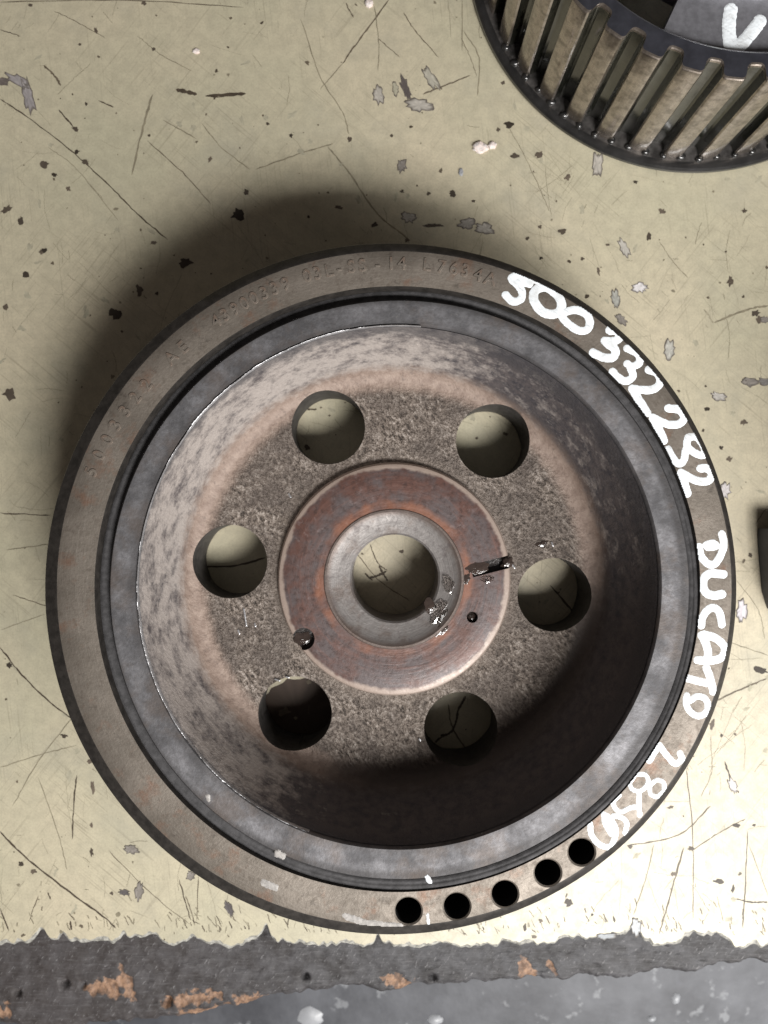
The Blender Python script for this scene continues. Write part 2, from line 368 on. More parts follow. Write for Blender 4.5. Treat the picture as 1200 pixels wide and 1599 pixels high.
for y, z in rows: vs += [(a, b, c) for a, b, c in zip(xs, y, z)]
for j in range(len(rows) - 1):
    fs += [(j * n + i, (j + 1) * n + i, (j + 1) * n + i + 1, j * n + i + 1) for i in range(n - 1)]
bench = link("workbench_top", mesh("workbench_top", vs, fs), M['table'], smooth=False, kind='structure',
             label="cream green scratched laminate bench top")
rows = [(ye + jag, 0 * xs), (ye + jag * 0.35 + 0.3 * vnoise(xs / 0.8, xs * 0, 8), 0 * xs - 0.18 - 0.2 * vnoise(xs / 1.1, xs * 0, 2)), (ye, 0 * xs - 0.75), (ye + 0.3, 0 * xs - 1.7)]
vs = []; fs = []
for y, z in rows: vs += [(a, b, c) for a, b, c in zip(xs, y, z)]
for j in range(len(rows) - 1):
    fs += [(j * n + i, (j + 1) * n + i, (j + 1) * n + i + 1, j * n + i + 1) for i in range(n - 1)]
link("frayed_edge", mesh("frayed_edge", vs, fs), M['lip'], bench, smooth=False)

# painted wood edging in front of and below the sheet
def wood_front(x):
    px = x * 1200 / H + 600
    yp = np.interp(px, [-400, 0, 260, 400, 530, 800, 1000, 1200, 1600], [1650, 1625, 1604, 1574, 1562, 1548, 1535, 1518, 1500])
    return (800 - yp) * H / 1200 + (fbm(px / 60, px * 0, 21, 5) - 0.5) * 8
wx = np.concatenate([np.linspace(-420, -150, 30)[:-1], np.arange(-150, 150, 0.5), np.linspace(150, 420, 30)]); nx = len(wx)
t = np.linspace(0, 1, 70); wf = wood_front(wx)
X = np.repeat(wx[None], len(t), 0); Y = -136 + (wf[None] + 136) * t[:, None]
Z = -1.75 - 0.25 * fbm(X / 3, Y / 1.6, 31, 4) * 2 - 0.35 * (fbm(X / 9, Y / 5, 41, 3) - 0.5) * 2
rd = np.clip((t[:, None] - 0.86) / 0.14, 0, 1) + 0 * X; Z = Z - 4.0 * rd ** 2.2
bare = np.zeros_like(X)
PX = X * 1200 / 267 + 600; PY = 800 - Y * 1200 / 267
for cx, cy, rx, ry, rot in ((172, 1528, 30, 14, 0.15), (206, 1520, 9, 26, -0.35), (305, 1545, 46, 13, -0.1), (395, 1552, 34, 15, 0.0), (340, 1570, 60, 10, 0.05), (24, 1560, 7, 14, -0.2), (75, 1602, 32, 12, 0), (10, 1604, 16, 10, 0),
                            (622, 1522, 24, 13, 0.5), (655, 1542, 9, 26, -0.45), (12, 1566, 12, 10, 0), (820, 1504, 12, 22, -0.5), (858, 1500, 5, 18, -0.5), (450, 1556, 12, 8, 0)):
    c, s_ = math.cos(rot), math.sin(rot); u = (PX - cx) * c + (PY - cy) * s_; v = -(PX - cx) * s_ + (PY - cy) * c
    d = np.sqrt((u / rx) ** 2 + (v / ry) ** 2) + (fbm(PX / 9, PY / 9, 51, 4) - 0.5) * 1.9
    bare = np.maximum(bare, np.clip((1.15 - d) / 0.55, 0, 1))
for hx, hy, hr in ((480, 1510, 6), (675, 1512, 7), (673, 1542, 5), (140, 1524, 5), (112, 1520, 8), (40, 1535, 6), (268, 1548, 9)):
    Z = Z - 2.2 * np.clip(1.25 - np.hypot(PX - hx, PY - hy) / hr - 0.5 * (fbm(PX / 5, PY / 5, 77, 2) - 0.5), 0, 1)
Z = Z - 0.7 * np.clip(fbm(X / 5 + Y / 3, Y / 2 - X / 9, 91, 4) - 0.52, 0, 1) * 1.6
Z = Z - 0.55 * bare + 0.5 * bare * (vnoise(X * 1.1 + Y * 0.7, Y * 0.5 - X * .3, 61) - 0.3)
X2 = np.vstack([X, wx[None], wx[None]]); Y2 = np.vstack([Y, (wf - 1.2)[None], (wf - 1.2)[None]]); Z2 = np.vstack([Z, Z[-1:] - 4, Z[-1:] - 60]); B2 = np.vstack([bare, bare[-1:], 0 * bare[-1:]])
nr = X2.shape[0]
vs = np.c_[X2.ravel(), Y2.ravel(), Z2.ravel()]
fs = [(j * nx + i, (j + 1) * nx + i, (j + 1) * nx + i + 1, j * nx + i + 1) for j in range(nr - 1) for i in range(nx - 1)]
me = mesh("painted_wood_edging", vs, fs)
at = me.attributes.new("bare", 'FLOAT', 'POINT'); at.data.foreach_set("value", B2.ravel().astype(np.float32))
link("painted_wood_edging", me, M['wood'], kind='structure', label="chipped dark painted wood edging along the bench front")
# lower ledge, out of focus
lx = [-900, 900]; me = mesh("lower_ledge", [(-900, -600, -62), (900, -600, -62), (900, -120, -62), (-900, -120, -62)], [(0, 1, 2, 3)])
ledge = link("lower_ledge", me, M['ledge'], smooth=False, kind='structure', label="grey painted ledge below the bench front")

# ---------------------------------------------------------------- marks on the bench: scratches, specks, chips
MARK_V, MARK_F, MARK_C = [], [], []
CR = ((0.065, 0.05, 0.036), (0.12, 0.098, 0.07), (0.215, 0.19, 0.135), (0.31, 0.28, 0.205))
zc = [0.030]
def ribbon(pts, w, col):
    pts = [Vector(p) for p in pts if p[1] > -135 or p[1] > float(edge_y(np.array([p[0]]))[0]) + 4.2]
    if len(pts) < 2: return
    b = len(MARK_V); m = len(pts); z = zc[0]; zc[0] += 0.00003
    for i, p in enumerate(pts):
        d = (pts[min(i + 1, m - 1)] - pts[max(i - 1, 0)]); d = d.normalized() if d.length > 0 else Vector((1, 0))
        nn = Vector((-d.y, d.x)); ww = w * (0.25 if i in (0, m - 1) else 1) * random.uniform(0.6, 1.25) / 2
        k = random.uniform(0.85, 1.25)
        for s_ in (-1, 1):
            q = p + nn * ww * s_; MARK_V.append((q.x, q.y, z)); MARK_C.append(tuple(c * k for c in col))
    for i in range(m - 1): MARK_F.append((b + 2 * i, b + 2 * i + 1, b + 2 * i + 3, b + 2 * i + 2))
def scratch(pts, w=0.3, tone=1):
    """pts in measured pixels; smooth, slightly wobbly"""
    P = catmull(pts, 10); q = [W(p[0] + random.gauss(0, 0.35), p[1] + random.gauss(0, 0.35)) for p in P]
    ribbon(q, w, CR[tone])
def catmull(P, k=8, closed=False):
    P = [np.array(p, float) for p in P]
    if len(P) < 3: return [P[0] + (P[-1] - P[0]) * i / k for i in range(k + 1)]
    out = []
    Q = [2 * P[0] - P[1]] + P + [2 * P[-1] - P[-2]]
    if closed: Q = [P[-1]] + P + [P[0], P[1]]
    for i in range(1, len(Q) - 2):
        p0, p1, p2, p3 = Q[i - 1:i + 3]
        for j in range(k):
            t_ = j / k
            out.append(0.5 * ((2 * p1) + (-p0 + p2) * t_ + (2 * p0 - 5 * p1 + 4 * p2 - p3) * t_ ** 2 + (-p0 + 3 * p1 - 3 * p2 + p3) * t_ ** 3))
    out.append(Q[-2]); return out
def blob_outline(px, py, rx, ry, rot, seed, n=14, rough=0.45):
    r = random.Random(seed); out = []
    for i in range(n):
        a = 2 * math.pi * i / n; k = 1 + r.uniform(-rough, rough * 0.7)
        u, v = rx * k * math.cos(a), ry * k * math.sin(a); c, s_ = math.cos(rot), math.sin(rot)
        out.append((px + u * c - v * s_, py + u * s_ + v * c))
    return out
def speck(px, py, rx, ry=None, rot=0, tone=0, col=None, seed=None, n=10, z=None, rough=0.45):
    ry = ry or rx; o = blob_outline(px, py, rx, ry, rot, seed if seed is not None else random.random(), n, rough)
    b = len(MARK_V); z = z or zc[0]; zc[0] += 0.00003; col = col or CR[tone]
    c0 = W(px, py); MARK_V.append((c0[0], c0[1], z + 0.01)); MARK_C.append(col)
    for q in o:
        w = W(*q); k = random.uniform(0.8, 1.3); MARK_V.append((w[0], w[1], z)); MARK_C.append(tuple(c * k for c in col))
    for i in range(n): MARK_F.append((b, b + 1 + (i + 1) % n, b + 1 + i))

SCR = [  # traced scratches: points, width mm, tone
 ([(0, 155), (45, 185), (110, 235), (170, 290), (215, 335), (262, 375)], .42, 0), ([(75, 230), (120, 265), (185, 345)], .22, 2), ([(0, 47), (32, 57)], .3, 0),
 ([(238, 148), (222, 205), (206, 274)], .75, 2), ([(275, 140), (308, 148)], 1.3, 0), ([(322, 151), (384, 147)], 1.2, 0), ([(315, 193), (345, 230), (390, 265)], .3, 2),
 ([(230, 220), (290, 275), (330, 320)], .3, 1), ([(255, 188), (308, 218)], .35, 2), ([(92, 172), (115, 200)], .5, 0), ([(68, 102), (86, 120), (95, 135)], .7, 1),
 ([(85, 18), (120, 35), (165, 60)], .25, 1), ([(215, 57), (250, 85), (300, 112)], .25, 2), ([(154, 158), (178, 168)], .4, 0), ([(0, 4), (200, 1), (380, 12)], .35, 1),
 ([(608, 0), (560, 65), (535, 100)], .55, 1), ([(540, 5), (552, 28)], .5, 1), ([(590, 60), (625, 90)], .3, 1), ([(630, 20), (650, 50), (685, 90)], .35, 1), ([(535, 100), (500, 140)], .3, 2),
 ([(470, 30), (500, 120), (535, 175), (545, 210)], .35, 2), ([(512, 230), (545, 270), (590, 335), (640, 375)], .55, 2), ([(400, 265), (470, 240), (520, 225)], .4, 2), ([(585, 10), (592, 70), (590, 110)], .35, 2),
 ([(722, 0), (722, 80)], .3, 2), ([(725, 50), (748, 90), (746, 150)], .4, 2), ([(700, 0), (705, 60)], .25, 3), ([(660, 148), (700, 132), (735, 118)], .45, 1), ([(720, 60), (735, 90), (745, 120)], .2, 1),
 ([(795, 200), (820, 245), (850, 310), (858, 330)], .25, 2), ([(1030, 378), (1052, 410), (1075, 435)], .25, 2), ([(1115, 505), (1165, 485), (1200, 478)], .7, 2), ([(1100, 483), (1115, 506)], .5, 3),
 ([(0, 1012), (30, 1050), (75, 1095), (115, 1125)], .5, 0), ([(0, 1300), (40, 1340), (110, 1395), (170, 1440), (200, 1475)], .6, 0), ([(120, 1212), (116, 1250), (113, 1312)], .5, 0), ([(0, 802), (80, 806)], .4, 0),
 ([(0, 1200), (60, 1180), (120, 1165)], .3, 2), ([(60, 1215), (90, 1300), (105, 1360)], .3, 2), ([(20, 930), (80, 950)], .3, 1), ([(0, 985), (70, 960)], .25, 2), ([(10, 860), (80, 850)], .3, 2),
 ([(170, 1330), (240, 1400), (310, 1455)], .25, 1), ([(130, 1100), (60, 1190), (20, 1260)], .3, 2), ([(290, 1400), (300, 1430), (308, 1465)], .35, 1), ([(310, 1370), (306, 1470)], .3, 1), ([(280, 1375), (298, 1438)], .4, 0),
 ([(1072, 1200), (1082, 1300), (1083, 1450)], .35, 1), ([(1068, 1325), (1050, 1390), (1030, 1460)], .65, 1), ([(980, 1322), (1060, 1305), (1110, 1260)], .45, 1), ([(1080, 1330), (1130, 1298), (1165, 1280)], .35, 1),
 ([(1022, 1320), (1010, 1370), (990, 1430)], .35, 2), ([(1168, 1300), (1165, 1380), (1160, 1450)], .4, 1), ([(1150, 1405), (1175, 1410), (1200, 1410)], .5, 0), ([(1120, 1400), (1130, 1440)], .3, 2), ([(1095, 1245), (1112, 1205), (1110, 1150)], .25, 2),
 ([(1132, 1190), (1145, 1225), (1155, 1240)], .6, 0), ([(1170, 1320), (1200, 1400)], .3, 2), ([(958, 1432), (965, 1458)], .7, 0), ([(928, 1446), (936, 1465)], .7, 0), ([(1103, 1442), (1103, 1465)], .8, 0), ([(1090, 1110), (1140, 1085), (1200, 1060)], .5, 1),
 ([(0, 1420), (20, 1470)], .5, 0), ([(45, 1440), (60, 1400)], .3, 1), ([(96, 1445), (95, 1470)], .9, 0), ([(110, 1440), (112, 1455)], .8, 0), ([(12, 1465), (13, 1480)], .8, 0),
 ([(1125, 805), (1130, 820)], 1.0, 1), ([(1150, 905), (1185, 955), (1195, 1000)], .25, 2), ([(1130, 1000), (1200, 1025)], .3, 2), ([(1180, 820), (1200, 790)], .3, 2),
 # seen through the bore and the web holes
 ([(578, 850), (590, 880), (605, 892)], .35, 0), ([(555, 862), (590, 905), (640, 940)], .3, 1), ([(700, 1100), (708, 1140), (735, 1180)], .5, 1), ([(728, 1088), (716, 1110), (712, 1130), (704, 1145), (688, 1150)], 0.8, 0), ([(700, 1148), (690, 1152), (680, 1160)], 0.7, 0), ([(860, 915), (890, 950), (900, 965)], .6, 0),
 ([(280, 885), (360, 885), (415, 872)], .7, 0), ([(480, 640), (495, 640)], .6, 0), ([(604, 893), (590, 900), (575, 904)], 0.8, 0), ([(592, 884), (598, 896), (606, 908)], 0.7, 0), ([(570, 896), (582, 908)], 0.6, 0)]
for p, w, tn in SCR: scratch(p, w, tn)
def density(x, y): return 0.3 + 0.7 * (1 if (y > 1000 or y < 400) else 0.6)
for i in range(2600):                       # unmeasured fine wear, gathered in patches
    x, y = random.uniform(-120, 1320), random.uniform(-60, 1470)
    if vnoise(x / 140, y / 140, 9) < random.uniform(0.2, 0.9): continue
    if 860 < y < 1350 and random.random() < .2: continue
    a = random.choice((0.85, 0.75, -1.0, 1.5, 1.55, 0.1, random.uniform(0, 3.1))) + random.gauss(0, 0.15); L = random.expovariate(1 / 24) + 6; L = min(L, 120)
    dx, dy = math.cos(a) * L, math.sin(a) * L; bx, by = -dy * 0.08 * random.uniform(-1, 1), dx * 0.08 * random.uniform(-1, 1)
    scratch([(x - dx / 2, y - dy / 2), (x + bx, y + by), (x + dx / 2, y + dy / 2)], random.uniform(0.06, 0.17), random.choice((2, 3, 3, 2, 3, 3)))
for i in range(340):                        # scuffs close to the front edge, leaning with the wear
    x, y = random.uniform(-50, 1250), 1466 - abs(random.gauss(0, 26)); L = random.uniform(5, 18); a = random.choice((1.0, 1.1, 1.45)) + random.gauss(0, 0.15)
    scratch([(x, y), (x + math.cos(a) * L, y + math.sin(a) * L)], random.uniform(0.15, 0.4), random.choice((0, 1, 2, 2)))
SPK = [(225, 5, 5, 5), (48, 9, 5, 3), (70, 258, 9, 10), (85, 274, 6, 4), (107, 296, 5, 5), (118, 202, 7, 5), (120, 238, 6, 5), (134, 254, 7, 5), (10, 328, 13, 8), (33, 345, 6, 9), (150, 48, 4, 6), (135, 163, 3, 4),
 (125, 70, 4, 3), (240, 78, 4, 4), (328, 250, 4, 7), (372, 335, 15, 12), (385, 300, 6, 6), (290, 410, 15, 9), (218, 455, 8, 12), (180, 490, 12, 12), (15, 615, 14, 13), (65, 395, 6, 6), (40, 430, 8, 6), (10, 480, 6, 7), (240, 380, 7, 4), (68, 392, 7, 5),
 (418, 194, 4, 3), (455, 212, 4, 5), (546, 218, 4, 6), (612, 213, 4, 3), (530, 325, 9, 4), (585, 352, 10, 5), (628, 300, 5, 4), (670, 303, 4, 4), (707, 303, 9, 7), (740, 315, 4, 3), (786, 130, 4, 4), (795, 195, 10, 7), (778, 203, 4, 4), (806, 244, 11, 5), (843, 242, 12, 6),
 (887, 278, 7, 6), (878, 362, 9, 6), (824, 373, 5, 4), (844, 355, 4, 4), (950, 383, 4, 3), (1034, 331, 7, 6), (993, 285, 5, 4), (1112, 264, 5, 5), (1163, 330, 5, 5), (910, 405, 4, 4), (935, 425, 3, 8), (1014, 370, 5, 8), (1141, 440, 6, 11), (845, 404, 5, 3),
 (1180, 490, 9, 7), (1186, 500, 7, 8), (1162, 660, 8, 6), (1140, 718, 6, 5), (1165, 595, 6, 4), (1105, 640, 6, 4), (1127, 700, 4, 4), (15, 1040, 6, 6), (100, 1150, 7, 4), (140, 1190, 5, 5), (145, 1230, 4, 14), (143, 1290, 4, 5), (143, 1332, 4, 8), (33, 1350, 5, 5), (52, 1362, 9, 5),
 (175, 1396, 4, 4), (290, 1320, 5, 4), (889, 1411, 8, 8), (1047, 1262, 7, 3), (1190, 1048, 14, 8), (1113, 1132, 5, 12), (1127, 1150, 3, 3), (1149, 1148, 3, 3), (985, 1323, 5, 4), (1080, 1326, 7, 5), (1150, 1290, 8, 4), (1122, 1378, 10, 5), (1052, 1366, 5, 5), (1130, 965, 5, 4), (1172, 868, 5, 5),
 (885, 1400, 2, 5), (1178, 1290, 5, 3), (820, 1450, 4, 9), (845, 1439, 4, 5), (925, 1430, 3, 3), (1145, 1390, 3, 9), (570, 850, 6, 4), (628, 862, 5, 4), (515, 650, 3, 2), (745, 685, 3, 3), (480, 700, 5, 6), (445, 1112, 14, 9), (340, 770, 4, 4)]
speck(466, 1120, 62, 60, 0.2, 0, (0.060, 0.042, 0.032), n=40, z=0.022, seed=5, rough=0.05)      # dark disc painting in the shade seen through one web hole
for x, y, rx, ry in SPK: speck(x, y, rx * 0.75, ry * 0.75, random.uniform(-0.4, 0.4), 0, tuple(np.array((0.075, 0.06, 0.046)) * random.uniform(0.5, 1.7)), n=14)
for i in range(900):
    x, y = random.uniform(-60, 1260), random.uniform(-30, 1472); r = random.expovariate(1 / 0.8) + 0.5; r = min(r, 3.2)
    if vnoise(x / 110, y / 110, 5) < random.uniform(0.15, 0.75): continue
    speck(x, y, r * random.uniform(0.7, 1.6), r, random.uniform(0, 3), random.choice((0, 1, 1, 2)), n=9)
for i in range(160):                        # soft rubbed spots
    x, y = random.uniform(-60, 1260), random.uniform(-30, 1440)
    speck(x, y, random.uniform(3, 9), random.uniform(2, 5), random.uniform(0, 3), 3, (0.37, 0.345, 0.26), n=12, z=0.024 + i * 2e-5)
me = mesh("scratches", MARK_V, MARK_F); ca = me.color_attributes.new("Col", 'FLOAT_COLOR', 'POINT')
ca.data.foreach_set("color", np.c_[np.array(MARK_C), np.ones(len(MARK_C))].astype(np.float32).ravel())
link("scratches", me, M['marks'], bench, smooth=False, kind='stuff')

def chip(px, py, rx, ry, rot, inner=(0.33, 0.30, 0.29), seed=1, ring=0.32, rim=(0.12, 0.105, 0.09)):
    """a chip in the laminate: dark broken rim, paler backing inside, with real relief"""
    o = blob_outline(px, py, rx, ry, rot, seed, 22, 0.34); vs = []; cs = []; fs = []; n_ = len(o)
    for k, z in ((1.0, 0.05), (0.93, 0.16), (1 - ring, 0.10), (0.8 - ring, 0.075)):
        for q in o:
            kk = k if k > 0.95 else k * random.uniform(0.94, 1.06)
            w = W(px + (q[0] - px) * kk, py + (q[1] - py) * kk); vs.append((w[0], w[1], z + 0.002 * (seed % 9)))
            kc = random.uniform(.75, 1.3); cs.append(tuple(c * kc for c in (rim if k > 0.7 and k != 1 - ring else inner)))
    w = W(px, py); vs.append((w[0], w[1], 0.085)); cs.append(inner)
    for j in range(3):
        for i in range(n_): fs.append((j * n_ + i, j * n_ + (i + 1) % n_, (j + 1) * n_ + (i + 1) % n_, (j + 1) * n_ + i))
    for i in range(n_): fs.append((3 * n_ + i, 3 * n_ + (i + 1) % n_, 4 * n_))
    me = fix(mesh("chip", vs, fs)); ca = me.color_attributes.new("Col", 'FLOAT_COLOR', 'POINT')
    ca.data.foreach_set("color", np.c_[np.array(cs), np.ones(len(cs))].astype(np.float32).ravel())
    return link("chip", me, M['marks'], bench, smooth=False)
G1 = (0.385, 0.36, 0.32); G2 = (0.22, 0.20, 0.18)
for k, a in enumerate([(592, 150, 9, 16, -0.2, G1), (618, 140, 6, 11, -0.2, (0.36, 0.34, 0.26)), (672, 122, 8, 22, -0.6, (0.38, 0.36, 0.30)), (655, 165, 22, 11, 0.2, G1), (634, 140, 7, 22, -0.35, (0.10, 0.085, 0.08)), (628, 259, 8, 12, 0.15, G2),
    (638, 340, 13, 9, 0.3, G1), (730, 350, 14, 9, -0.3, (0.30, 0.28, 0.25)), (757, 358, 17, 9, 0.15, G1), (677, 353, 17, 3, 0.0, (0.08, 0.065, 0.05)), (933, 258, 9, 22, 0.05, G1), (975, 388, 7, 17, -0.45, (0.42, 0.40, 0.36)), (999, 450, 13, 8, 0.1, (0.60, 0.58, 0.58)),
    (962, 468, 8, 15, -0.1, (0.33, 0.33, 0.30)), (970, 500, 12, 6, 0.7, G2), (1046, 548, 9, 18, 0.1, (0.42, 0.41, 0.37)), (1170, 597, 15, 8, 0.05, G2), (1196, 597, 14, 6, 0.1, (0.17, 0.16, 0.15)), (1122, 620, 14, 7, 0.3, (0.40, 0.38, 0.35)), (1133, 768, 9, 14, 0.2, (0.52, 0.49, 0.49)),
    (1158, 955, 9, 20, 0.1, (0.55, 0.52, 0.55)), (1145, 1228, 6, 14, -0.4, (0.55, 0.53, 0.52)), (205, 1328, 13, 7, 0.1, G2), (218, 1394, 7, 15, 0.15, G2), (194, 1395, 9, 5, 0.2, (0.10, 0.09, 0.09)), (298, 1369, 8, 8, 0, G2), (358, 1420, 6, 14, -0.4, (0.09, 0.08, 0.08)),
    (30, 128, 22, 8, 0.6, (0.30, 0.28, 0.28)), (45, 152, 10, 30, -0.25, (0.28, 0.26, 0.26)), (0, 128, 18, 6, 0.1, (0.14, 0.12, 0.11)), (994, 1448, 8, 15, 0.0, (0.42, 0.44, 0.46)), (946, 1463, 17, 5, -0.1, (0.30, 0.32, 0.34)), (1195, 500, 8, 5, 0, G2)]):
    chip(*a, seed=k + 3)

# loose flakes lying on the bench
def crumb(px, py, rx, ry, h, label, mat, seed, cat='flake'):
    r = np.random.RandomState(seed); bm = bmesh.new(); bmesh.ops.create_icosphere(bm, subdivisions=3, radius=1)
    s_ = H / 1200
    for v in bm.verts:
        k = 1 + 0.35 * (fbm(np.array([v.co.x * 2.2 + seed]), np.array([v.co.y * 2.2 + v.co.z]), seed, 3)[0] - 0.5) * 2
        v.co = Vector((v.co.x * rx * s_ * k, v.co.y * ry * s_ * k, max(v.co.z, -0.3) * h * k + 0.3 * h)) * MM
    me = bpy.data.meshes.new("flake"); bm.to_mesh(me); bm.free(); x, y = W(px, py)
    link("paint_flake", me, mat, None, (x, y, 0.05), smooth=False, label=label, cat=cat)
crumb(750, 232, 12, 9, 1.1, "larger white and pink flake lying left of the toothed gear", M['flake'], 4)
crumb(769, 228, 7, 6, 0.8, "small pinkish flake touching the larger white flake by the gear", M['flake'], 9)
crumb(577, 7, 7, 7, 0.9, "white crumb at the top edge of the bench", M['flake'], 5)
crumb(307, 81, 6, 4, 0.6, "tiny white crumb near the top left of the bench", M['flake'], 6)
crumb(720, 270, 4, 6, 0.4, "thin white sliver below the white flake", M['pale'], 7)

# pale drops on the lower ledge
for (px, py, rx, ry, lb) in ((1056, 1561, 7, 8, "round white paint drop at the right of the lower ledge"), (485, 1590, 20, 16, "broad pale paint drop at the middle of the lower ledge"), (1018, 1592, 7, 5, "small pale paint drop at the bottom edge of the ledge"), (680, 1594, 12, 8, "pale paint drop right of the broad one on the ledge")):
    zz = -62; s_ = (H - zz) / 1200; o = blob_outline(0, 0, rx, ry, 0, px, 20, 0.15)
    vs = [(a * s_, b * s_, 0) for a, b in o] + [(a * s_ * .6, b * s_ * .6, 0.8) for a, b in o] + [(0, 0, 1)]
    fs = [(i, (i + 1) % 20, 20 + (i + 1) % 20, 20 + i) for i in range(20)] + [(20 + i, 20 + (i + 1) % 20, 40) for i in range(20)]
    x, y = W(px, py, zz); link("paint_drop", fix(mesh("paint_drop", vs, fs)), M['pale'], ledge, (x, y, -61.95))

# ---------------------------------------------------------------- crankshaft pulley
HB = H; H = 265.0                           # pulley heights are counted from 6 mm below the bench surface
PX0, PY0 = PUL.x, PUL.y
def C(px, py, r, z):                        # measured circle -> (r, z, cx, cy) relative to the pulley axis
    s = (H - z) / 1200; x, y = W(px, py, z); return (r * s, z, x - PX0, y - PY0)
pul = empty("crankshaft_pulley", (PX0, PY0, HB - H), "large round steel crankshaft pulley with six holes and white handwriting on its rim", "pulley")

ZF = 54.0
fo = C(616, 920, 529, ZF); fi = C(621, 921, 471.5, ZF); ch = C(610.5, 920.5, 540, 51.6)
def off(c, dr, z): return (c[0] + dr, z, c[2], c[3])
prof = [off(fi, 0.35, ZF), off(fi, 12 * 0 + (fo[0] - fi[0]) * .5, ZF), off(fo, -0.35, ZF), off(fo, 0.15, ZF - 0.25), (ch[0] - .4, 52.3, ch[2], ch[3]), (ch[0], 51.6, ch[2], ch[3]), (ch[0], 49.5, ch[2], ch[3])]
z = 49.0
for k in range(8):                          # belt ribs on the outside
    prof += [(ch[0] - 0.2, z, ch[2], ch[3]), (ch[0] - 2.6, z - 1.7, ch[2], ch[3]), (ch[0] - 0.2, z - 3.4, ch[2], ch[3])]; z -= 3.6
prof += [(ch[0], 16, ch[2], ch[3]), (ch[0], 8.5, ch[2], ch[3]), (ch[0] - 1, 7.0, ch[2], ch[3]), off(fi, 0, 7.0), off(fi, 0, ZF - 0.9)]
ring = link("outer_ring", lathe("outer_ring", prof, 320), M['face'], pul)
ring.data.materials.append(M['side'])
for p in ring.data.polygons:
    zz = sum(ring.data.vertices[v].co.z for v in p.vertices) / len(p.vertices) / MM
    if zz < 53.9: p.material_index = 1
edge_smooth(ring)
wr0 = lambda px, py: (W(px, py, ZF)[0] - PX0, W(px, py, ZF)[1] - PY0)
HOL = ((638, 1424), (714, 1417), (789, 1397.5), (856, 1364.5), (909, 1332))
parts = []
for hx, hy in HOL:
    x, y = W(hx, hy, ZF); parts.append(cyl(x - PX0, y - PY0, 3.62, 30, 60, 48))
cut(ring, parts, M['holedark'])
cut(ring, [cyl(*wr0(hx, hy), 3.3, 53.35, 54.5, 48, 4.6) for hx, hy in HOL], M['face'])
# bottoms of the drilled holes are part of the blind holes themselves; nothing else to add

gi = C(624.3, 922, 454.5, 53)
rub = [off(fi, -0.02, 51.2), off(fi, -0.9, 50.6), off(gi, 0.9, 50.4), off(gi, 0.02, 50.8), off(gi, 0.02, 9), off(fi, -0.02, 9)]
rr = link("rubber_ring", lathe("rubber_ring", rub, 256), M['rubber'], pul)
for v in rr.data.vertices:                  # tilted to shade the groove at upper left, less at lower right
    if v.co.z > 0.04: v.co.z += (0.65 + 1.9 * math.cos(math.atan2(v.co.y, v.co.x) + math.radians(52))) * MM

cr = C(622.5, 916.5, 409, 53); c0 = (0.2, 0.0)
wob = 0
rim = [off(gi, -0.5, 53.0), off(gi, 0, 52.4), off(gi, 0, 8), (71, 8, 0, 0), (72.1, 50.6, cr[2], cr[3]), off(cr, -0.1, 52.2), off(cr, 0.5, 53.0), off(cr, 4.0, 53.08), off(gi, -2.2, 53.05)]
ir = link("inner_rim", lathe("inner_rim", rim, 320), M['inner'], pul); edge_smooth(ir, 40)

# cup casting: wall, foot fillet, web
wc = (cr[2], cr[3])
def lerp(a, b, t_): return a + (b - a) * t_
cup = [(71.9, 52.0, *wc), (71.3, 50.2, *wc)]
for t_ in (0.15, 0.35, 0.55, 0.75, 0.92): cup.append((lerp(71.2, 66.0, t_ ** 1.25), lerp(50.2, 30.0, t_), lerp(wc[0], 0, t_), lerp(wc[1], 0, t_)))
for t_ in (0.0, 0.2, 0.4, 0.6, 0.8, 1.0):
    a = t_ * math.pi / 2; cup.append((65.6 - 6.4 * (1 - math.cos(a)) , 29.3 - 5.3 * math.sin(a), 0, 0))
cup += [(50, 23.9, 0, 0), (38, 24.0, 0, 0), (30, 24.0, 0, 0), (14.6, 24, 0, 0), (14.6, 9, 0, 0), (60, 9, 0, 0), (62, 6.6, 0, 0), (71.9, 6.6, 0, 0)]
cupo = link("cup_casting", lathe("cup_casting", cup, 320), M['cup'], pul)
HC = ((513, 668.5), (770, 690), (866, 930), (720, 1139), (461, 1115), (360, 878))
parts = []
for hx, hy in HC:
    x, y = W(hx, hy, 24); parts.append(cyl(x - PX0, y - PY0, 11.55, 5, 45, 72))
cut(cupo, parts, M['oxide'])
edge_smooth(cupo, 50)

hc = C(616, 906, 182, 27)
hub = [(21.2, 27.0, 0, 0), (28, 27.0, 0, 0), (34.9, 27.05, 0.1, -.1), (35.7, 26.7, 0.1, -.1), (36.2, 25.8, 0.1, -.1), (36.3, 24.1, 0.1, -.1), (37.4, 23.5, 0.1, -.1), (37, 10, 0, 0), (21, 10, 0, 0)]
hb = link("hub_flange", lathe("hub_flange", hub, 256), M['hub'], pul)
def rbox(p0, p1, w, z0, z1):
    a = Vector(p0); b = Vector(p1); d = (b - a).normalized(); n_ = Vector((-d.y, d.x)) * w / 2
    q = [a - n_, b - n_, b + n_, a + n_]; vs = [(v.x, v.y, z0) for v in q] + [(v.x, v.y, z1) for v in q]
    return vs, [(3, 2, 1, 0), (4, 5, 6, 7), (0, 1, 5, 4), (1, 2, 6, 5), (2, 3, 7, 6), (3, 0, 4, 7)]
def wr_(px, py, z): x, y = W(px, py, z); return (x - PX0, y - PY0)
cut(hb, [cyl(*wr_(738, 965, 27), 1.75, 22, 30, 32)], M['oil'])
cut(hb, [cyl(*wr_(474, 999, 27), 3.5, 24.4, 30, 40)], M['grime'])
cut(hb, [rbox(wr_(737, 893, 27), wr_(812, 874, 27), 3.9, 24.5, 30)], M['grime'])
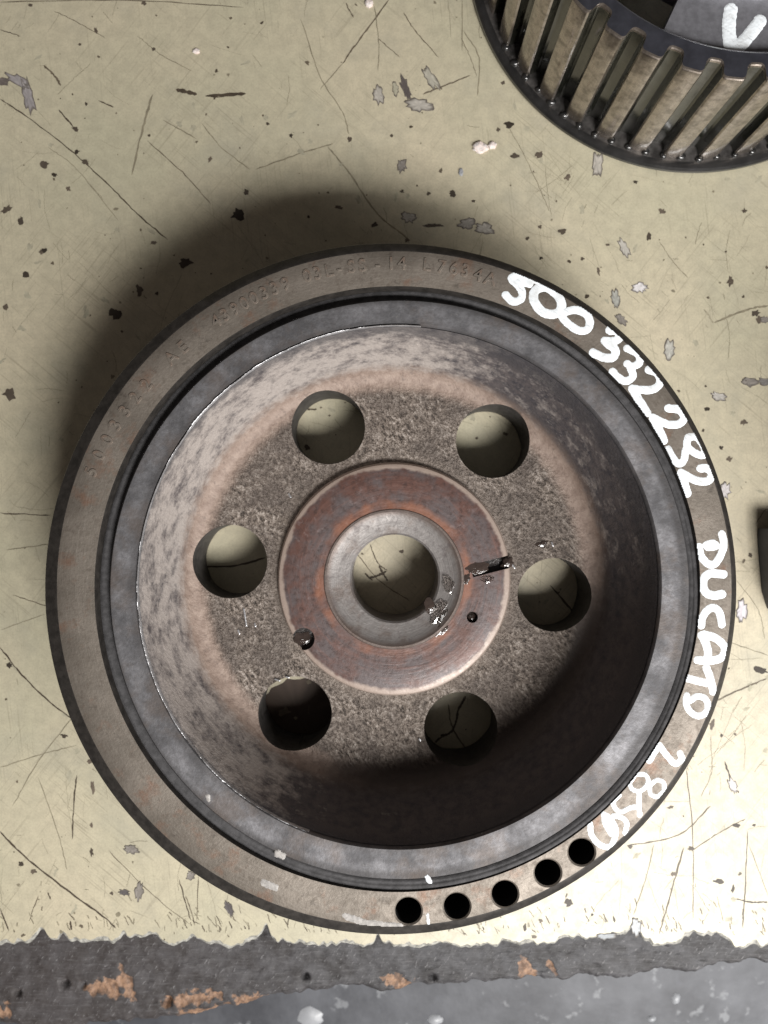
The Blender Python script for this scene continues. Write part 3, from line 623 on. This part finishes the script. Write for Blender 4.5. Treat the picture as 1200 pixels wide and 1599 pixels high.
col_ = [(13.55, 25.2, 0.3, 0.2), (14.1, 25.7, 0.3, 0.2), (17.5, 26.1, .1, 0.1), (20.2, 26.9, 0, 0), (20.9, 27.35, 0, 0), (21.5, 27.35, 0, 0), (21.9, 26.9, 0, 0), (21.9, 10, 0, 0), (13.6, 8, 0.3, 0.2)]
cb = link("bore_collar", lathe("bore_collar", col_, 256), M['collar'], pul); edge_smooth(cb, 28)

# ---- hand painted characters: domed strokes of thick marker paint
def strokes(name, lines, r, z, parent, org, mat, t=0.10, seed=0, step=0.22, rag=0.11, label=None, clip=None):
    clip = clip or (fi, fo)
    """lines in measured pixels on height z; r stroke radius in px"""
    s = (H - z) / 1200; segs = []
    for L in lines:
        P = [np.array(W(p[0], p[1], z)) for p in catmull(L, 6)]
        for a, b in zip(P[:-1], P[1:]): segs.append((a, b))
    R = r * s; A = np.array([a for a, b in segs]); B = np.array([b for a, b in segs])
    lo = np.minimum(A.min(0), B.min(0)) - R * 1.5; hi = np.maximum(A.max(0), B.max(0)) + R * 1.5
    gx = np.arange(lo[0], hi[0], step); gy = np.arange(lo[1], hi[1], step); GX, GY = np.meshgrid(gx, gy); D = np.full(GX.shape, 1e9)
    for a, b in segs:
        d = b - a; L2 = max(d @ d, 1e-9); u = np.clip(((GX - a[0]) * d[0] + (GY - a[1]) * d[1]) / L2, 0, 1)
        D = np.minimum(D, np.hypot(GX - a[0] - u * d[0], GY - a[1] - u * d[1]))
    D = D / R + (fbm(GX / 0.9, GY / 0.9, seed, 3) - 0.5) * rag * 2
    hgt = np.where(D < 1, np.sqrt(np.clip(1 - D ** 2, 0, 1)), -0.5 * np.clip((D - 1) * 3, 0, 1)) * t * (0.75 + 0.5 * fbm(GX / 0.7, GY / 0.35, seed + 5, 3))
    keep = D < 1.25
    if abs(z - 54.0) < 1e-6:                # paint stays on the flat of the ring
        ri, ro = clip; keep &= (np.hypot(GX - org[0] - ri[2], GY - org[1] - ri[3]) > ri[0] + 0.12) & (np.hypot(GX - org[0] - ro[2], GY - org[1] - ro[3]) < ro[0] - 0.1)
    ny, nx_ = GX.shape; idx = -np.ones(GX.shape, int); vs = []; fs = []
    q = keep[:-1, :-1] & keep[1:, :-1] & keep[:-1, 1:] & keep[1:, 1:]
    use = np.zeros_like(keep); use[:-1, :-1] |= q; use[1:, :-1] |= q; use[:-1, 1:] |= q; use[1:, 1:] |= q
    ii = np.argwhere(use); idx[use] = np.arange(len(ii))
    cx, cy = (GX[use].mean(), GY[use].mean())
    vs = np.c_[GX[use] - org[0], GY[use] - org[1], z + hgt[use] + 0.01]
    for j, i in np.argwhere(q): fs.append((idx[j, i], idx[j, i + 1], idx[j + 1, i + 1], idx[j + 1, i]))
    return link(name, mesh(name, vs, fs), mat, parent, label=label)
def a6(x0, y0, k, L): return [[(x0 + p[0] / k, y0 + p[1] / k) for p in l] for l in L]
g1 = lambda L: a6(780, 400, 6, L); g2 = lambda L: a6(960, 560, 6, L); g3 = lambda L: a6(1040, 820, 5, L); g4 = lambda L: a6(880, 1140, 6, L)
GL = [("painted_digit", g1([[(185, 170), (280, 200), (365, 235)], [(180, 175), (115, 215), (180, 285), (215, 350), (200, 410), (130, 430), (60, 368)], [(190, 235), (285, 265)]]), 5.6),
 ("painted_digit", g1([[(370, 300), (450, 300), (540, 365), (585, 450), (560, 525), (480, 550), (390, 515), (330, 430), (325, 350), (370, 300)]]), 6.6),
 ("painted_digit", g1([[(620, 525), (730, 510), (820, 555), (850, 630), (820, 695), (740, 700), (650, 640), (590, 570), (620, 525)]]), 5.8),
 ("painted_digit", g1([[(1035, 700), (1110, 710), (1125, 770), (1060, 805), (990, 800)], [(1010, 820), (1085, 880), (1070, 950), (980, 955), (880, 908)]]), 6.2),
 ("painted_digit", [[(980, 545), (997, 554), (999, 567), (988, 573), (980, 569)], [(984, 573), (989, 588), (978, 596), (966, 590), (957, 581)]], 5.6),
 ("painted_digit", g2([[(320, 110), (400, 140), (432, 215), (380, 285), (280, 300), (165, 285)], [(165, 290), (230, 390), (310, 515)]]), 5.8),
 ("painted_digit", g2([[(505, 470), (600, 485), (655, 550), (610, 615), (500, 620), (365, 560)], [(360, 560), (420, 670), (465, 775)]]), 5.8),
 ("painted_digit", g2([[(700, 740), (765, 740), (820, 800), (855, 890), (810, 910), (740, 880), (680, 820), (690, 745)], [(670, 860), (650, 960), (600, 990), (545, 930), (505, 855)]]), 5.4),
 ("painted_digit", g2([[(805, 1035), (870, 1035), (915, 1090), (870, 1155), (760, 1145), (625, 1075)], [(630, 1080), (660, 1180), (685, 1270)]]), 5.8),
 ("painted_letter", g3([[(440, 75), (455, 150), (430, 240), (380, 310), (320, 300), (275, 240), (262, 175)], [(320, 160), (370, 148), (390, 170), (330, 175)]]), 5.6),
 ("painted_letter", g3([[(450, 390), (360, 382), (305, 415), (292, 480), (320, 535), (375, 555), (440, 545)]]), 6.2),
 ("painted_letter", g3([[(278, 790), (292, 720), (340, 660), (390, 655), (425, 700), (440, 780)]]), 5.6),
 ("painted_letter", g3([[(280, 865), (310, 920), (330, 990), (325, 1060)], [(300, 860), (395, 890), (460, 960), (445, 1030), (370, 1062), (250, 1060)]]), 5.8),
 ("painted_letter", g3([[(170, 1200), (250, 1222), (320, 1240)], [(318, 1120), (348, 1200), (372, 1305)]]), 5.6),
 ("painted_letter", g3([[(165, 1335), (160, 1400), (195, 1465), (250, 1495), (310, 1475), (332, 1410), (300, 1355), (240, 1345), (195, 1375)]]), 4.8),
 ("painted_digit", g4([[(1095, 225), (1110, 280), (1050, 320), (975, 250), (905, 155)], [(900, 150), (850, 220), (808, 295)]]), 4.8),
 ("painted_digit", g4([[(690, 425), (775, 430), (795, 500), (740, 570), (660, 570), (625, 510), (665, 440)], [(890, 475), (940, 500), (940, 575), (880, 630), (820, 605), (815, 530), (870, 478)]]), 3.5),
 ("painted_letter", g4([[(710, 590), (712, 690), (715, 805)], [(695, 725), (620, 740), (540, 775), (480, 730), (475, 670), (525, 620)]]), 3.9),
 ("painted_letter", g4([[(470, 810), (550, 830), (595, 880), (580, 970)]]), 4.0),
 ("painted_letter", g4([[(250, 885), (265, 990), (340, 1080), (430, 1100), (480, 1030), (490, 930), (440, 840), (385, 800)], [(385, 820), (400, 890), (450, 980)], [(420, 850), (450, 930)]]), 4.4)]
for k, (nm, L, r) in enumerate(GL): strokes(nm, L, r, ZF, pul, (PX0, PY0), M['paint'], seed=k * 3 + 1)
for k, (L, r) in enumerate([([[(412, 1380), (430, 1387)]], 5), ([[(540, 1432), (570, 1442), (605, 1446), (625, 1448)]], 5), ([[(668, 1430), (670, 1447)]], 2.6)]):
    o = strokes("paint_smear", L, r, ZF, pul, (PX0, PY0), M['smear'] if k < 2 else M['paint'], t=0.1, seed=90 + k, rag=0.45)
for k, (L, r) in enumerate([([[(668, 1371), (672, 1378)]], 3.6), ([[(325, 1245), (326, 1250)]], 3.4), ([[(434, 1334), (442, 1338)]], 5)]):
    strokes("paint_smear", L, r, 53.05, pul, (PX0, PY0), M['paint' if k == 0 else 'smear'], t=0.1, seed=190 + k, rag=0.4)

# ---- stamped (cast) characters on the ring
def stamp(ch_, px, py, size=3.6):
    cu = bpy.data.curves.new("stamp", 'FONT'); cu.body = ch_; cu.size = size * 1.35 * MM; cu.extrude = 0.22 * MM; cu.bevel_depth = 0.05 * MM; cu.offset = 0.03 * MM
    cu.align_x = 'CENTER'; cu.align_y = 'CENTER'; cu.resolution_u = 3
    t_ = bpy.data.objects.new("t", cu); COL.objects.link(t_); dg = bpy.context.evaluated_depsgraph_get()
    me = bpy.data.meshes.new_from_object(t_.evaluated_get(dg)); bpy.data.objects.remove(t_)
    x, y = wr_(px, py, ZF); a = math.atan2(y, x) - math.pi / 2
    o = link("stamped_character", me, M['face'], pul, (x, y, ZF - 0.03), smooth=False); o.rotation_euler = (0, 0, a)
ss = [('5', 143, 738), ('0', 155, 712), ('0', 168, 688), ('3', 181, 665), ('3', 196, 643), ('2', 212, 622), ('2', 229, 602), ('A', 268, 560), ('E', 286, 544),
      ('4', 338, 503), ('3', 352, 493), ('9', 367, 484), ('0', 382, 475), ('0', 397, 467), ('3', 413, 459), ('3', 429, 452), ('9', 446, 445), ('0', 480, 432), ('3', 496, 428), ('L', 514, 424), ('-', 530, 420),
      ('S', 549, 418), ('S', 566, 416), ('-', 590, 414), ('1', 611, 413), ('4', 628, 413), ('L', 667, 415), ('7', 690, 418), ('6', 709, 421), ('3', 727, 424), ('4', 747, 431), ('A', 766, 437)]
for c_ in ss: stamp(*c_)

# ---- bright scraped edge round the mouth of the cup
vs = []; fs = []; na = 900; a0, a1 = math.radians(85), math.radians(250)
for i in range(na + 1):
    a = a0 + (a1 - a0) * i / na; u = a * 72
    w = (fbm(np.array([u / 3.6]), np.array([0.5]), 71, 4)[0]); big = fbm(np.array([u / 16.0]), np.array([3.5]), 72, 3)[0]
    w = max(0.0, (w - 0.30) * 2.4 * (max(0.0, big - 0.30) * 2.0 if 95 < math.degrees(a) < 142 else max(0.0, big - 0.52) * 1.6)) * 1.3 + 0.0
    r0 = cr[0] - 0.15
    for dr, z_ in ((-0.15, 51.8), (0.0, 52.9), (w * 0.5, 53.35 + 0.2 * w), (w, 52.95)):
        vs.append((cr[2] + (r0 + dr) * math.cos(a), cr[3] + (r0 + dr) * math.sin(a), z_))
for i in range(na):
    for k in range(3): b = i * 4 + k; fs.append((b, b + 1, b + 5, b + 4))
link("scraped_edge", fix(mesh("scraped_edge", vs, fs)), M['chrome'], pul)

# ---- wet oil on the hub
def pool(px, py, rx, ry, rot, z, h, seed, mt=None):
    s = (H - z) / 1200; n1, n2 = 36, 8; vs = []; fs = []; c, s_ = math.cos(rot), math.sin(rot)
    for j in range(n2 + 1):
        f = j / n2
        for i in range(n1):
            a = 2 * math.pi * i / n1; k = 1 + 0.5 * (fbm(np.array([math.cos(a) * 1.6 + seed]), np.array([math.sin(a) * 1.6]), seed, 3)[0] - 0.5) * 2
            u, v = rx * s * k * f * math.cos(a), ry * s * k * f * math.sin(a)
            zz = z + h * (1 - f * f) * (0.6 + 0.8 * fbm(np.array([u * 1.4 + seed]), np.array([v * 1.4]), seed + 2, 2)[0]) - 0.04 * f
            vs.append((u * c - v * s_, u * s_ + v * c, zz - z))
    for j in range(n2):
        for i in range(n1): fs.append((j * n1 + i, j * n1 + (i + 1) % n1, (j + 1) * n1 + (i + 1) % n1, (j + 1) * n1 + i))
    x, y = wr_(px, py, z); return link("oil_smear", fix(mesh("oil_smear", vs, fs)), mt or M['oil'], pul, (x, y, z))
pool(792, 880, 11, 8, 0.2, 25.6, 0.9, 3); pool(745, 888, 18, 10, 0.3, 27.0, 0.16, 4); pool(728, 905, 10, 7, 1.0, 27.0, 0.14, 8); pool(690, 985, 17, 8, 0.7, 26.95, 0.25, 12); pool(672, 945, 8, 12, 0.2, 26.2, 0.25, 13); pool(846, 851, 10, 5, 0.3, 24.0, 0.3, 14)
pool(474, 999, 13, 12, 0.3, 24.6, 0.35, 5)
pool(738, 966, 7, 7, 0, 25.2, 0.6, 6)
pool(700, 915, 9, 16, 0.3, 26.7, 0.30, 15, M['clear']); pool(687, 958, 11, 20, -0.6, 26.7, 0.35, 16, M['clear']); pool(760, 905, 12, 7, 0.2, 27.0, 0.2, 17, M['clear'])

for k, (px, py, dx, dy) in enumerate(((451, 772, 3, 5), (800, 882, 4, 6), (862, 848, 2, 5), (381, 952, 4, 26), (372, 985, 2, 6), (398, 975, 1, 4), (430, 1062, 7, 2), (447, 1058, 4, 1), (540, 745, 2, 3), (655, 1155, 2, 3))):  # bright flecks painting in sparkles of light on the web
    strokes("glint_fleck", [[(px, py), (px + dx, py + dy)]], 1.3, 24.25, pul, (PX0, PY0), M['bright'], t=0.12, seed=300 + k, step=0.12, rag=0.3)
# ---------------------------------------------------------------- toothed timing gear, upper right
GX0, GY0 = 106.5, 194.5; ZT = 50.0; NTEETH = 38
gear = empty("timing_gear", (GX0 * HB / H, GY0 * HB / H, 0), "oily steel timing gear with straight teeth and a white painted V at top right", "gear")
gear.scale = (HB / H,) * 3
RT, RG = 74.1, 69.6; ph0 = math.radians(-110.7)      # a groove centre
def outline(dr=0.0):
    pts = []; p = 2 * math.pi / NTEETH
    tmpl = [(-0.50, RT), (-0.32, RT), (-0.27, RT - .22), (-0.235, RT - .8), (-0.215, RG + 1.6), (-0.19, RG + .7), (-0.13, RG + .12), (-0.06, RG), (0.0, RG), (0.06, RG), (0.13, RG + .12), (0.19, RG + .7), (0.215, RG + 1.6), (0.235, RT - .8), (0.27, RT - .22), (0.32, RT)]
    for k in range(NTEETH):
        for f, r in tmpl: a = ph0 + (k + f) * p; pts.append(((r + dr) * math.cos(a), (r + dr) * math.sin(a)))
    return pts
body_rows = [(outline(), 2.6), (outline(), 12), (outline(), 25), (outline(), 38), (outline(), ZT - 0.9), (outline(-0.12), ZT - 0.45), (outline(-0.4), ZT - 0.13), (outline(-0.85), ZT)]
vs = []; fs = []; n_ = len(body_rows[0][0])
for o_, z_ in body_rows: vs += [(x, y, z_) for x, y in o_]
for j in range(len(body_rows) - 1): fs += [(j * n_ + i, j * n_ + (i + 1) % n_, (j + 1) * n_ + (i + 1) % n_, (j + 1) * n_ + i) for i in range(n_)]
o = link("toothed_rim", fix(mesh("toothed_rim", vs, fs)), M['gear'], gear); edge_smooth(o, 24)
o.data.materials.append(M['groove'])
for p in o.data.polygons:
    cc = p.center
    if math.hypot(cc.x, cc.y) < (RT - 0.55) * MM and cc.z < (ZT - 0.9) * MM: p.material_index = 1
# top face
last = (len(body_rows) - 1) * n_; vs2 = [(x, y, ZT) for x, y in body_rows[-1][0]]; fs2 = []
for r, z_ in ((68.2, ZT + .01), (66.2, ZT + .01), (65.5, ZT - 0.5), (65.3, ZT - 3.2), (65.3, 4)):
    for i in range(n_):
        a = ph0 + (math.floor(i / 16) + [-.5, -.32, -.27, -.235, -.215, -.19, -.13, -.06, 0, .06, .13, .19, .215, .235, .27, .32][i % 16]) * 2 * math.pi / NTEETH
        vs2.append((r * math.cos(a), r * math.sin(a), z_))
for j in range(5): fs2 += [(j * n_ + i, j * n_ + (i + 1) % n_, (j + 1) * n_ + (i + 1) % n_, (j + 1) * n_ + i) for i in range(n_)]
o = link("top_face", fix(mesh("top_face", vs2, fs2)), M['navy'], gear); edge_smooth(o, 30)
fl = [(65.3, 3.0), (75.2, 3.0), (76.2, 3.0), (77.3, 2.7), (78.0, 1.9), (78.1, 0.9), (77.4, 0.15), (65.3, 0.15)]
o = link("flange", lathe("flange", fl, 256), M['flangem'], gear); edge_smooth(o, 20)
o.data.materials.append(M['flangetop'])
for p in o.data.polygons:
    cc = p.center; rr_ = max(math.hypot(o.data.vertices[v].co.x, o.data.vertices[v].co.y) for v in p.vertices)
    if rr_ < 0.0758: p.material_index = 1
# web with five openings between the arms
ZW = 45.5; vs = []; fs = []; nseg = 360
segs_r = [46, 48, 51, 54, 57, 60, 63, 65.4]
def is_open(k, j):
    a = (k + 0.5) % 72; return (285 - 72 * 3) - 34 + 0 < ((a) % 72) <= 29.0 + 0 * j or False
op0 = (-115.2 % 360) % 72; 
def opened(deg, r):
    d = (op0 - (deg % 72)) % 72              # degrees clockwise of the arm edge
    return 0 < d < 36 and 49 < r < 64.9
for zl in (ZW, ZW - 9):
    for r in segs_r:
        for k in range(nseg): a = math.radians(k); vs.append((r * math.cos(a), r * math.sin(a), zl))
NR = len(segs_r); idx = lambda l, j, k: l * NR * nseg + j * nseg + (k % nseg)
opn = lambda j, k: 0 <= j < NR - 1 and opened(k + 0.5, (segs_r[j] + segs_r[j + 1]) / 2)
for j in range(NR - 1):
    for k in range(nseg):
        if opn(j, k): continue
        fs.append((idx(0, j, k), idx(0, j, k + 1), idx(0, j + 1, k + 1), idx(0, j + 1, k))); fs.append((idx(1, j, k), idx(1, j + 1, k), idx(1, j + 1, k + 1), idx(1, j, k + 1)))
        if opn(j, (k + 1) % nseg): fs.append((idx(0, j, k + 1), idx(1, j, k + 1), idx(1, j + 1, k + 1), idx(0, j + 1, k + 1)))
        if opn(j, (k - 1) % nseg): fs.append((idx(0, j, k), idx(1, j, k), idx(1, j + 1, k), idx(0, j + 1, k)))
        if opn(j + 1, k): fs.append((idx(0, j + 1, k), idx(0, j + 1, k + 1), idx(1, j + 1, k + 1), idx(1, j + 1, k)))
        if opn(j - 1, k): fs.append((idx(0, j, k), idx(0, j, k + 1), idx(1, j, k + 1), idx(1, j, k)))
o = link("web", fix(mesh("web", vs, fs)), M['webst'], gear); edge_smooth(o, 30)
hbp = [(14, 49.5), (46.6, 49.5), (47.6, 49.0), (48.2, 47.6), (48.4, 36), (14, 36)]
o = link("hub", lathe("hub", hbp, 192), M['bright'], gear); edge_smooth(o, 30)
# white V
strokes("painted_letter", [[(1142, 16), (1139, 40), (1141, 70)], [(1141, 70), (1155, 72), (1170, 56), (1187, 34)]], 10.2, ZW, gear, (GX0, GY0), M['paint'], t=0.35, seed=77, rag=0.12)
# oil beads caught where the grooves meet the flange
for k in range(-4, 5):
    for f in (-0.25, 0.26):
        a = ph0 + (k + f) * 2 * math.pi / NTEETH; r = RT - 0.3 + random.uniform(-.3, .8)
        bm = bmesh.new(); bmesh.ops.create_icosphere(bm, subdivisions=3, radius=1)
        sx_, sy_ = random.uniform(1.0, 1.8), random.uniform(.9, 1.3)
        for v in bm.verts: v.co = Vector((v.co.x * sx_, v.co.y * sy_, v.co.z * 0.9)) * MM
        me = bpy.data.meshes.new("oil_bead"); bm.to_mesh(me); bm.free()
        link("oil_bead", me, M['flangem'], gear, (r * math.cos(a), r * math.sin(a), 3.2))

# ---------------------------------------------------------------- dark casting at the right edge
H = HB
bx, by = W(1185, 826, 0)
bl = empty("dark_casting", (bx, by, 0), "dark blue grey metal part cut off by the right edge of the photograph", "metal part")
pts = [(1184, 826), (1183, 845), (1186, 885), (1190, 925), (1198, 950), (1215, 972), (1330, 985), (1330, 826)]
low = [W(*p) for p in pts]; vs = []; fs = []; rowsb = [(0.1, 0.0), (11, 0.0), (12, 0.35), (12.3, 1.2)]
cxm, cym = W(1262, 900)
for z_, ins in rowsb:
    for x, y in low:
        d = Vector((cxm - x, cym - y)).normalized() * ins; vs.append((x + d.x - bx, y + d.y - by, z_))
m_ = len(low)
for j in range(len(rowsb) - 1): fs += [(j * m_ + i, j * m_ + (i + 1) % m_, (j + 1) * m_ + (i + 1) % m_, (j + 1) * m_ + i) for i in range(m_)]
fs.append(tuple(range((len(rowsb) - 1) * m_, len(rowsb) * m_)))
o = link("foot", fix(mesh("foot", vs, fs)), M['block'], bl); edge_smooth(o, 40)
pr = cyl(0, 0, 32, 12.2, 44, 96); vb, fb = pr; x0, y0 = W(1420, 780)
o = link("drum", fix(mesh("drum", [(a + x0 - bx, b * 1.6 + y0 - by, c) for a, b, c in vb], fb)), M['block'], bl); edge_smooth(o, 40)
